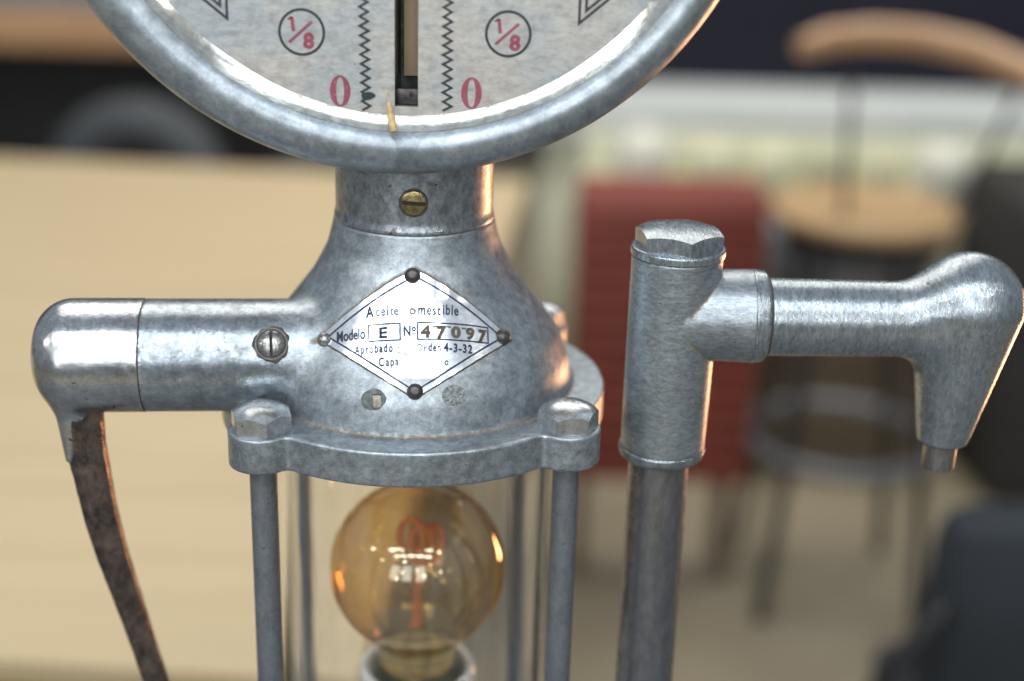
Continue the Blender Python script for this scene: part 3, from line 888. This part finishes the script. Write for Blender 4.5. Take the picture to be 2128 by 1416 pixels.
def chevron(ax_, az, s, dg):
    a = ribbon([(ax_ - 1.5 * s * 0, az + 120), (ax_, az + 4), (ax_ + s * 110, az + 4 + 110 * dg)], 4.6)
    b = ribbon([(ax_ + s * 11, az + 120), (ax_ + s * 11, az + 25), (ax_ + s * 100, az + 25 + 89 * dg)], 4.6)
    return [a, b]
dial_print('corner_ornament', chevron(-300, 700, -1, 0.80), M_dialink)
dial_print('corner_ornament', chevron(287.5, 708, 1, 0.86), M_dialink)
def frac(cx, cz):
    one, f1 = join(*[([(a, b, 0) for a, b in q[0]], q[1]) for q in (ribbon([(cx - 13.5, cz + 1), (cx - 16, cz + 25)], 6), ribbon([(cx - 23, cz + 20), (cx - 16.5, cz + 24.6)], 3.6))]); one = [(a, b) for a, b, _ in one]
    eig, f8 = fit_text('8', cx + 2, cx + 21, cz - 26, 25.5, 0.05)
    return [(one, f1), (eig, f8), ribbon([(cx - 21.5, cz - 17.5), (cx + 17.5, cz + 17.5)], 5.0)]
dial_print('red_fraction', frac(-176, 685), M_red_ink)
dial_print('red_fraction', frac(169.8, 691), M_red_ink)
def zero(cx, cz, rx=17.6, rz=26.8, ix=6.6, iz=23.4, n=48):
    V = []; F = []
    for k in range(n):
        a = 2 * math.pi * k / n
        V.append((cx + rx * math.cos(a), cz + rz * math.sin(a)))
    for k in range(n):
        a = 2 * math.pi * k / n
        V.append((cx + ix * math.copysign(abs(math.cos(a)) ** 0.8, math.cos(a)), cz + iz * math.sin(a)))
    for k in range(n): F.append((k, (k + 1) % n, n + (k + 1) % n, n + k))
    return V, F
dial_print('red_zero', [zero(-113, 588)], M_red_ink); dial_print('red_zero', [zero(110, 590.5)], M_red_ink)
bl = [(math.cos(a) * 12 * (1 + .12 * math.sin(3 * a + 1)), math.sin(a) * 7.0 * (1 + .16 * math.sin(2 * a))) for a in [2 * math.pi * k / 30 for k in range(30)]]
dial_print('paint_blob', [([(-66 + a, 581 + b) for a, b in bl], [tuple(range(30))])], M_blob, 0.6)
sp_ = [(math.cos(a) * 2.2, math.sin(a) * 5) for a in [2 * math.pi * k / 14 for k in range(14)]]
dial_print('rust_fleck', [([(-32 + a, 584 + b + a) for a, b in sp_], [tuple(range(14))])], M_straw, 0.4)
V, F = tube([(-29, -204, 574), (-26, -216, 560), (-21, -232, 545), (-17, -240, 531)], [2.5, 6.0, 7.0, 5.5], 8)
mesh_obj('straw_splinter', V, F, M_straw, case, 60)

# ---- tap: column, collar, cap, spout
TX, TY = 484, -120
def seg_d(x, y, z, a, b, ra, rb):
    a = np.array(a, float); b = np.array(b, float); ba = b - a; L = ba @ ba
    t = np.clip(((x - a[0]) * ba[0] + (y - a[1]) * ba[1] + (z - a[2]) * ba[2]) / L, 0, 1)
    return np.sqrt((x - a[0] - t * ba[0]) ** 2 + (y - a[1] - t * ba[1]) ** 2 + (z - a[2] - t * ba[2]) ** 2) - (ra + (rb - ra) * t)
def f_tee(x, y, z):
    cx = TX + (z - 100) * 0.012
    r = np.sqrt((x - cx) ** 2 + (y - TY) ** 2) - (81.0 + (z - 100) * 0.010)
    col = smax(r, np.maximum(z - 296, -80 - z), 3)
    br = np.sqrt((y - TY) ** 2 + (z - 182) ** 2) - (84.1 + (x - 560) * 0.03)
    br = smax(br, np.maximum(x - 628, 484 - x), 3)
    return smin(col, br, 0.8)
def tee_grime(P):
    x, y, z = P.T
    cx = TX + (z - 100) * 0.012
    a = np.abs(np.sqrt((x - cx) ** 2 + (y - TY) ** 2) - (81.0 + (z - 100) * 0.010))
    b = np.abs(np.sqrt((y - TY) ** 2 + (z - 182) ** 2) - (84.1 + (x - 560) * 0.03))
    return 0.62 * np.exp(-((a / 3.2) ** 2 + (b / 3.2) ** 2)) * np.clip((x - 498) / 12, 0, 1)
tap = nets_obj('tap_column', f_tee, (395, -212, -112), (636, -28, 304), 2.5, M_tap, pump, False, tee_grime, 35)
V, F = lathe(rounded([(55, -79.5), (79.5, -79.5), (82, -82), (81, -96), (72, -104), (50, -106)], [0, 1, 2, 6, 6, 0]), 72, 'z', (TX - 3.5, TY, 0))
mesh_obj('collar', V, F, M_neck, tap)
V, F = lathe([(78.6, -83), (78.6, -76)], 72, 'z', (TX - 3, TY, 0)); mesh_obj('seam', V, F, M_grime, tap)
V, F = lathe(rounded([(60, 296), (83, 296), (86, 298), (86, 310), (83, 313), (60, 313)], [0, 0, 2, 4, 3, 0]), 80, 'z', (TX + 3, TY, 0))
mesh_obj('cap_washer', V, F, M_alu, tap)
V, F = lathe([(81.5, 294), (81.5, 299)], 72, 'z', (TX + 3, TY, 0)); mesh_obj('seam', V, F, M_grime, tap)
V, F = hexhead(82, 312, 31, 7, R_(-80), dip=0.75); mesh_obj('hex_cap', [(p[0] + TX + 3, p[1] + TY, p[2]) for p in V], F, M_alu, tap, 18)
V, F = lathe([(57, -1250), (57, -80)], 64, 'z', (TX - 7, TY, 0)); mesh_obj('pipe', V, F, M_pipe, pump, 40)
V, F = lathe(rounded([(70, 627), (86.5, 627), (87, 629), (84, 650), (80, 654), (66, 656)], [0, 2, 2, 3, 3, 0]), 72, 'x', (0, TY, 182))
mesh_obj('collar', V, F, M_alu, tap)
V, F = lathe([(84.3, 622), (84.3, 631)], 72, 'x', (0, TY, 182)); mesh_obj('seam', V, F, M_grime, tap)
V, F = lathe([(72.6, 650), (72.6, 659)], 72, 'x', (0, TY, 181)); mesh_obj('seam', V, F, M_grime, tap)
def f_spout(x, y, z):
    a = seg_d(x, y, z, (600, TY, 180.5), (935, TY, 184.5), 72.5, 69)
    b = seg_d(x, y, z, (1024, TY, 212), (1010, TY, -60), 101, 46)
    b = smax(b, -56 - z, 5)
    d = smin(a, b, 46)
    return smax(d, 652 - x, 2)
spout = nets_obj('spout', f_spout, (644, -226, -72), (1134, -14, 320), 3.2, M_alu, pump, False, None, 55)
V, F = lathe([(30, -50), (31, -54), (31, -108), (29, -111), (22, -111), (21, -92), (21, -62)], 40, 'z', (1009, TY, 0), close=False)
mesh_obj('nozzle_tip', V, F, M_tip, spout, 40)
V, F = lathe([(42, -52), (42.5, -57.5), (30, -58)], 40, 'z', (1009, TY, 0), close=False)
mesh_obj('seam', V, F, M_grime, spout, 40)

# ================================================================ LIGHT BULB
bulb = empty('light_bulb', tuple(np.array((0, 0, -700)) * U))
tag(bulb, 'round amber glass filament bulb standing inside the clear cylinder of the pump', 'light bulb')
prof = []
for k in range(46):
    a = math.pi / 2 - k / 45 * R_(146)
    prof.append((max(0.01, 180 * math.cos(a)), -420 + 180 * math.sin(a)))
V, F = lathe(prof, 96, close=False, center=(9, 0, 0))
mesh_obj('glass_globe', V, F, M_amber, bulb, 60)
V, F = lathe([prof[-1], (94, -578), (86, -592), (83, -610), (82, -640), (78, -660)], 96, close=False, center=(9, 0, 0))
mesh_obj('glass_neck', V, F, M_clear, bulb, 60)
V, F = lathe([(30, -650), (28, -600), (18, -570), (14, -520), (12, -470), (0.01, -465)], 32, center=(9, 0, 0), close=False)
mesh_obj('glass_stem', V, F, M_clear, bulb, 60)
lp = []
for k in range(150):
    t = k / 149; a = t * 2 * math.pi * 2.4 - 0.6
    rr = 50 * (1 - 0.25 * t)
    lp.append((9 - 22 + 52 * t + rr * 0.62 * math.cos(a), -30 + 60 * t + 14 * math.sin(a * 0.5), -352 - 34 * t + rr * math.sin(a)))
V, F = tube(lp, 7.0, 8); mesh_obj('filament', V, F, M_filament, bulb, 60)
V, F = tube([(2, 0, -470), (-6, -14, -420), (-20, -24, -392)], 2.2, 6); mesh_obj('support_wire', V, F, M_steelscrew, bulb, 60)
V, F = tube([(16, 0, -470), (26, 12, -420), (34, 22, -396)], 2.2, 6); mesh_obj('support_wire', V, F, M_steelscrew, bulb, 60)
V, F = tube([(9, 0, -440), (9, 0, -500), (9, 0, -560)], [6, 10, 15], 12); mesh_obj('amber_core', V, F, M_filament, bulb, 60)
pr = []
for k in range(26): pr.append((80 + 3.0 * math.sin(k * 1.3), -640 - k * 5))
V, F = lathe(pr, 60, center=(9, 0, 0)); mesh_obj('screw_thread', V, F, M_brassdull, bulb, 60)
V, F = lathe(rounded([(98, -860), (98, -668), (104, -652), (114, -648), (123, -658), (125, -700), (125, -860)], [0, 10, 6, 8, 8, 10, 0]), 80, center=(9, 0, 0), close=False)
mesh_obj('ceramic_socket', V, F, M_ceramic, bulb, 60)
V, F = lathe([(125, -858), (200, -862), (200, -900), (0.01, -900)], 60, center=(9, 0, 0), close=False); mesh_obj('socket_base', V, F, M_ceramic, bulb, 40)
V, F = lathe([(20, -898), (20, -1172)], 24, center=(9, 0, 0)); mesh_obj('socket_post', V, F, M_rod, bulb, 40)

# ================================================================ SURROUNDINGS (metres)
def mobj(name, V, F, mat, parent=None, smooth=40): return mesh_obj(name, V, F, mat, parent, smooth, 1.0)
FZ = -1.244
V, F = [(-7, -4, FZ), (7, -4, FZ), (7, 9, FZ), (-7, 9, FZ)], [(0, 1, 2, 3)]
tag(mobj('floor', V, F, M_floor, None, 0), kind='structure')
V, F = box(-6, 6, 6.0, 6.1, FZ, 1.2)
tag(mobj('back_wall', V, F, M_navy, None, 0), kind='structure')

# added unseen stand; its wide dark top darkens reflections in the metal
st = empty('unseen_stand', (0, 0, FZ)); tag(st, 'unseen grey topped counter added under the oil pump to darken its reflections', 'stand')
V, F = box(-0.75, 0.75, -0.50, 0.14, -0.372, -0.3335, 0.004); mobj('top_board', V, F, M_counter, st)
for sx_ in (-0.71, 0.71):
    for sy_ in (-0.46, 0.11):
        V, F = box(sx_ - 0.02, sx_ + 0.02, sy_ - 0.02, sy_ + 0.02, FZ, -0.372, 0.003); mobj('leg', V, F, M_brown, st)

# pale wooden table
tb = empty('wooden_table', (-0.9, 1.5, FZ)); tag(tb, 'long pale wooden table filling the view behind the pump lever', 'table')
tc_ = [(-1.95, 0.585), (-0.10, 0.475), (0.075, 2.46), (-1.85, 2.60)]
def prism(pts, z0, z1):
    n = len(pts); V = [(x, y, z1) for x, y in pts] + [(x, y, z0) for x, y in pts]
    F = [tuple(range(n)), tuple(range(2 * n - 1, n - 1, -1))] + [(i, (i + 1) % n, n + (i + 1) % n, n + i) for i in range(n)]
    return V, F
nb_ = 9
for k in range(nb_):
    t0, t1 = k / nb_, (k + 1) / nb_ - 0.0012
    L0_, L1_ = [tuple(np.array(tc_[0]) * (1 - t) + np.array(tc_[3]) * t) for t in (t0, t1)]
    R0_, R1_ = [tuple(np.array(tc_[1]) * (1 - t) + np.array(tc_[2]) * t) for t in (t0, t1)]
    V, F = prism([L0_, R0_, R1_, L1_], -0.519, -0.494 + random.uniform(-0.0005, 0.0005)); mobj('plank', V, F, M_table, tb, 0)
V, F = prism([(-1.9, 0.64), (-0.16, 0.53), (0.0, 2.40), (-1.8, 2.53)], -0.60, -0.5195); mobj('apron', V, F, M_table_edge, tb, 0)
for x, y in ((-1.8, 0.75), (-0.2, 0.62), (-0.06, 2.32), (-1.72, 2.45)):
    V, F = box(x - 0.035, x + 0.035, y - 0.035, y + 0.035, FZ, -0.6, 0.004); mobj('leg', V, F, M_table_edge, tb)

# red cabinet with ribbed front
rc = empty('red_cabinet', (0.36, 2.2, FZ)); tag(rc, 'brick red metal cabinet with a ribbed front standing behind the tap', 'cabinet')
V, F = box(0.170, 0.535, 2.0, 2.14, FZ + 0.24, -0.40, 0.01); mobj('body', V, F, M_redpaint, rc)
for k in range(12):
    z = -0.995 + k * 0.0485
    V, F = box(0.178, 0.527, 1.975, 2.004, z, z + 0.036, 0.004); mobj('drawer_rib', V, F, M_redpaint, rc)
for x, y in ((0.2, 2.03), (0.50, 2.03), (0.2, 2.11), (0.50, 2.11)):
    V, F = box(x - 0.012, x + 0.012, y - 0.012, y + 0.012, FZ, FZ + 0.24); mobj('leg', V, F, M_brown, rc)

# bar stool with bentwood back
bs = empty('bar_stool', (0.72, 2.0, FZ)); tag(bs, 'bar stool with a round honey wood seat, bentwood back rail and black legs', 'stool')
SX, SY, SZ = 0.722, 2.02, -0.425
V, F = lathe(rounded([(0.001, SZ - 0.03), (0.165, SZ - 0.03), (0.185, SZ - 0.01), (0.18, SZ + 0.008), (0.15, SZ + 0.010), (0.001, SZ - 0.004)], [0, .01, .01, .01, .01, 0]), 60, 'z', (SX, SY, 0)); mobj('seat', V, F, M_seat, bs)
V, F = lathe([(0.15, SZ - 0.075), (0.155, SZ - 0.031), (0.001, SZ - 0.031)], 40, 'z', (SX, SY, 0)); mobj('seat_ring', V, F, M_dark, bs)
for a in (45, 135, 225, 315):
    a = R_(a); 
    V, F = tube([(SX + 0.13 * math.cos(a), SY + 0.13 * math.sin(a), SZ - 0.05), (SX + 0.225 * math.cos(a), SY + 0.225 * math.sin(a), FZ)], 0.014, 10); mobj('leg', V, F, M_dark, bs)
rp = [(SX + 0.185 * math.cos(R_(a)), SY + 0.185 * math.sin(R_(a)), -0.905) for a in range(0, 361, 8)]
V, F = tube(rp, 0.017, 10); mobj('foot_ring', V, F, M_grayring, bs)
rp = []
for k in range(33):
    a = R_(200 + k * (340 - 200 + 60) / 32 - 20)
    rp.append((SX + 0.075 + 0.28 * math.cos(a) , SY - 0.05 + 0.24 * math.sin(a), -0.085 - 0.02 * abs(k - 10) / 10 * (1 if k > 10 else 0)))
rp = [(0.545, 1.90, -0.105), (0.60, 1.93, -0.092), (0.68, 1.95, -0.086), (0.77, 1.95, -0.089), (0.86, 1.92, -0.103), (0.94, 1.85, -0.13), (1.0, 1.75, -0.165), (1.02, 1.65, -0.20)]
V, F = tube(rp, [0.02, 0.026, 0.027, 0.027, 0.027, 0.026, 0.024, 0.02], 14); mobj('back_rail', V, F, M_bent, bs)
for x0, x1 in ((0.645, 0.665), (0.97, 0.86)):
    V, F = tube([(x1, SY - 0.08, SZ - 0.03), (x0, 1.93, -0.12)], 0.0065, 8); mobj('back_post', V, F, M_dark, bs)

# far cream table with crockery
ct = empty('cream_table', (1.0, 3.7, FZ)); tag(ct, 'cream painted table with white cloth top far behind the red cabinet', 'table')
V, F = box(0.10, 2.6, 3.2, 3.58, -0.56, -0.455, 0.01); mobj('top', V, F, M_white, ct)
V, F = box(0.13, 2.55, 3.26, 3.52, -0.72, -0.56, 0.005); mobj('apron', V, F, M_cream, ct)
for x, y in ((0.165, 3.3), (2.5, 3.3), (0.165, 3.49), (2.5, 3.49)):
    V, F = box(x - 0.055, x + 0.055, y - 0.055, y + 0.055, FZ, -0.72, 0.01); mobj('leg', V, F, M_cream, ct)
pots = [(0.37, 2.95, -0.62, 0.082, 1), (0.55, 2.93, -0.62, 0.07, 0), (0.70, 2.95, -0.6, 0.065, 0), (0.97, 2.9, -0.62, 0.06, 3), (1.13, 2.9, -0.6, 0.08, 1), (1.31, 2.85, -0.63, 0.065, 0), (0.84, 2.95, -0.64, 0.055, 2)]
sh = empty('side_shelf', (0.85, 2.95, FZ)); tag(sh, 'low cream shelf in front of the white topped table holding bowls', 'shelf')
V, F = box(0.20, 1.75, 2.82, 3.1, -0.665, -0.63, 0.004); mobj('board', V, F, M_cream, sh)
V, F = box(0.22, 1.73, 3.06, 3.09, -0.63, -0.50, 0.003); mobj('back_panel', V, F, M_cream, sh)
V, F = box(0.22, 0.26, 2.84, 3.08, FZ, -0.665); mobj('side_panel', V, F, M_cream, sh)
V, F = box(1.69, 1.73, 2.84, 3.08, FZ, -0.665); mobj('side_panel', V, F, M_cream, sh)
labs = ['large pale round bowl at the end of the cream shelf above the red cabinet', 'small cream cup beside the large pale bowl on the cream shelf', 'small olive pot between two cream cups on the cream shelf',
        'cream round jar above the stool seat on the cream shelf', 'white round jar right of the cream jar on the cream shelf', 'khaki cup at the stool end of the cream shelf', 'low olive pot beside the cream jar on the cream shelf']
for i, (x, y, z, r, mi) in enumerate(pots):
    V, F = lathe([(0.001, -0.629), (r * 0.6, -0.629), (r * 0.95, -0.629 + r * 0.6), (r, -0.629 + r * 1.2), (r * 0.8, -0.629 + r * 1.7), (r * 0.5, -0.629 + r * 1.95), (0.001, -0.629 + r * 2.0)], 28, 'z', (x, y, 0), close=False)
    tag(mobj('bowl', V, F, M_items[mi], None), labs[i], 'bowl', 'crockery on the cream shelf')

# left background
bn = empty('wooden_bench', (-1.1, 3.2, FZ)); tag(bn, 'orange brown wooden bench with a grey top at the upper left behind the dial', 'bench')
V, F = box(-2.2, -0.30, 2.95, 3.35, -0.315, -0.215, 0.01); mobj('rail', V, F, M_bent, bn)
V, F = box(-2.2, -0.30, 2.98, 3.8, -0.215, -0.195, 0.01); mobj('top', V, F, M_grayring, bn)
for x in (-2.1, -0.4):
    V, F = box(x - 0.04, x + 0.04, 3.05, 3.13, FZ, -0.315); mobj('leg', V, F, M_bent, bn)
V, F = box(-2.4, -0.2, 3.5, 3.56, FZ, -0.22, 0.01)
tag(mobj('dark_panel', V, F, M_char, None), 'charcoal panel closing the space under the wooden bench', 'panel')
def tyre(name, x, y, z, r, t, label):
    rp = [(x + r * math.cos(R_(a)), y + 0.15 * r * math.sin(R_(a)) * 0, z + r * math.sin(R_(a))) for a in range(0, 361, 10)]
    V, F = tube(rp, t, 14); root = mobj(name, V, F, M_tyre, None)
    return tag(root, label, 'wheel', 'grey wheels behind the wooden table')
tyre('rubber_wheel', -0.93, 2.95, -0.66, 0.17, 0.07, 'grey rubber wheel leaning behind the table at the left')
tyre('rubber_wheel', -0.42, 2.95, -0.74, 0.16, 0.06, 'lower grey rubber wheel half hidden behind the table under the dial')

# right background
V, F = box(1.17, 1.9, 2.4, 2.9, FZ, -0.50, 0.06); tag(mobj('black_armchair', V, F, M_armchair, None), 'black upholstered block seat at the right edge behind the stool', 'armchair')
bc = empty('brown_crate', (0.80, 2.7, FZ)); tag(bc, 'brown wooden crate on the floor behind the bar stool', 'crate')
for k in range(5):
    V, F = box(0.60, 1.04, 2.55, 2.57, FZ + 0.01 + k * 0.085, FZ + 0.01 + k * 0.085 + 0.078, 0.003); mobj('slat', V, F, M_brown, bc)
V, F = box(0.60, 1.04, 2.572, 2.9, FZ + 0.005, FZ + 0.40, 0.01); mobj('body', V, F, M_brown, bc)
V, F = box(0.62, 1.02, 2.60, 2.88, FZ + 0.40, FZ + 0.62, 0.02); tag(mobj('grey_box', V, F, M_grayring, None), 'dull grey box lying on the brown crate behind the stool', 'box')
sc_ = empty('slate_chair', (0.68, 0.95, FZ)); tag(sc_, 'slate blue upholstered chair with a black curved leg at the lower right corner', 'chair')
V, F = box(0.555, 0.98, 0.80, 0.92, -0.90, -0.485, 0.055); mobj('backrest', V, F, M_slate, sc_)
V, F = box(0.60, 0.98, 0.86, 1.22, -0.98, -0.88, 0.03); mobj('seat', V, F, M_slate, sc_)
V, F = tube([(0.56, 0.80, -0.58), (0.53, 0.79, -0.62), (0.49, 0.78, -0.68), (0.46, 0.78, -0.76), (0.45, 0.78, -0.9), (0.46, 0.78, FZ)], 0.013, 10); mobj('leg', V, F, M_dark, sc_)
for x, y in ((0.95, 0.85), (0.63, 1.18), (0.95, 1.18)):
    V, F = tube([(x, y, -0.96), (x, y, FZ)], 0.013, 10); mobj('leg', V, F, M_dark, sc_)
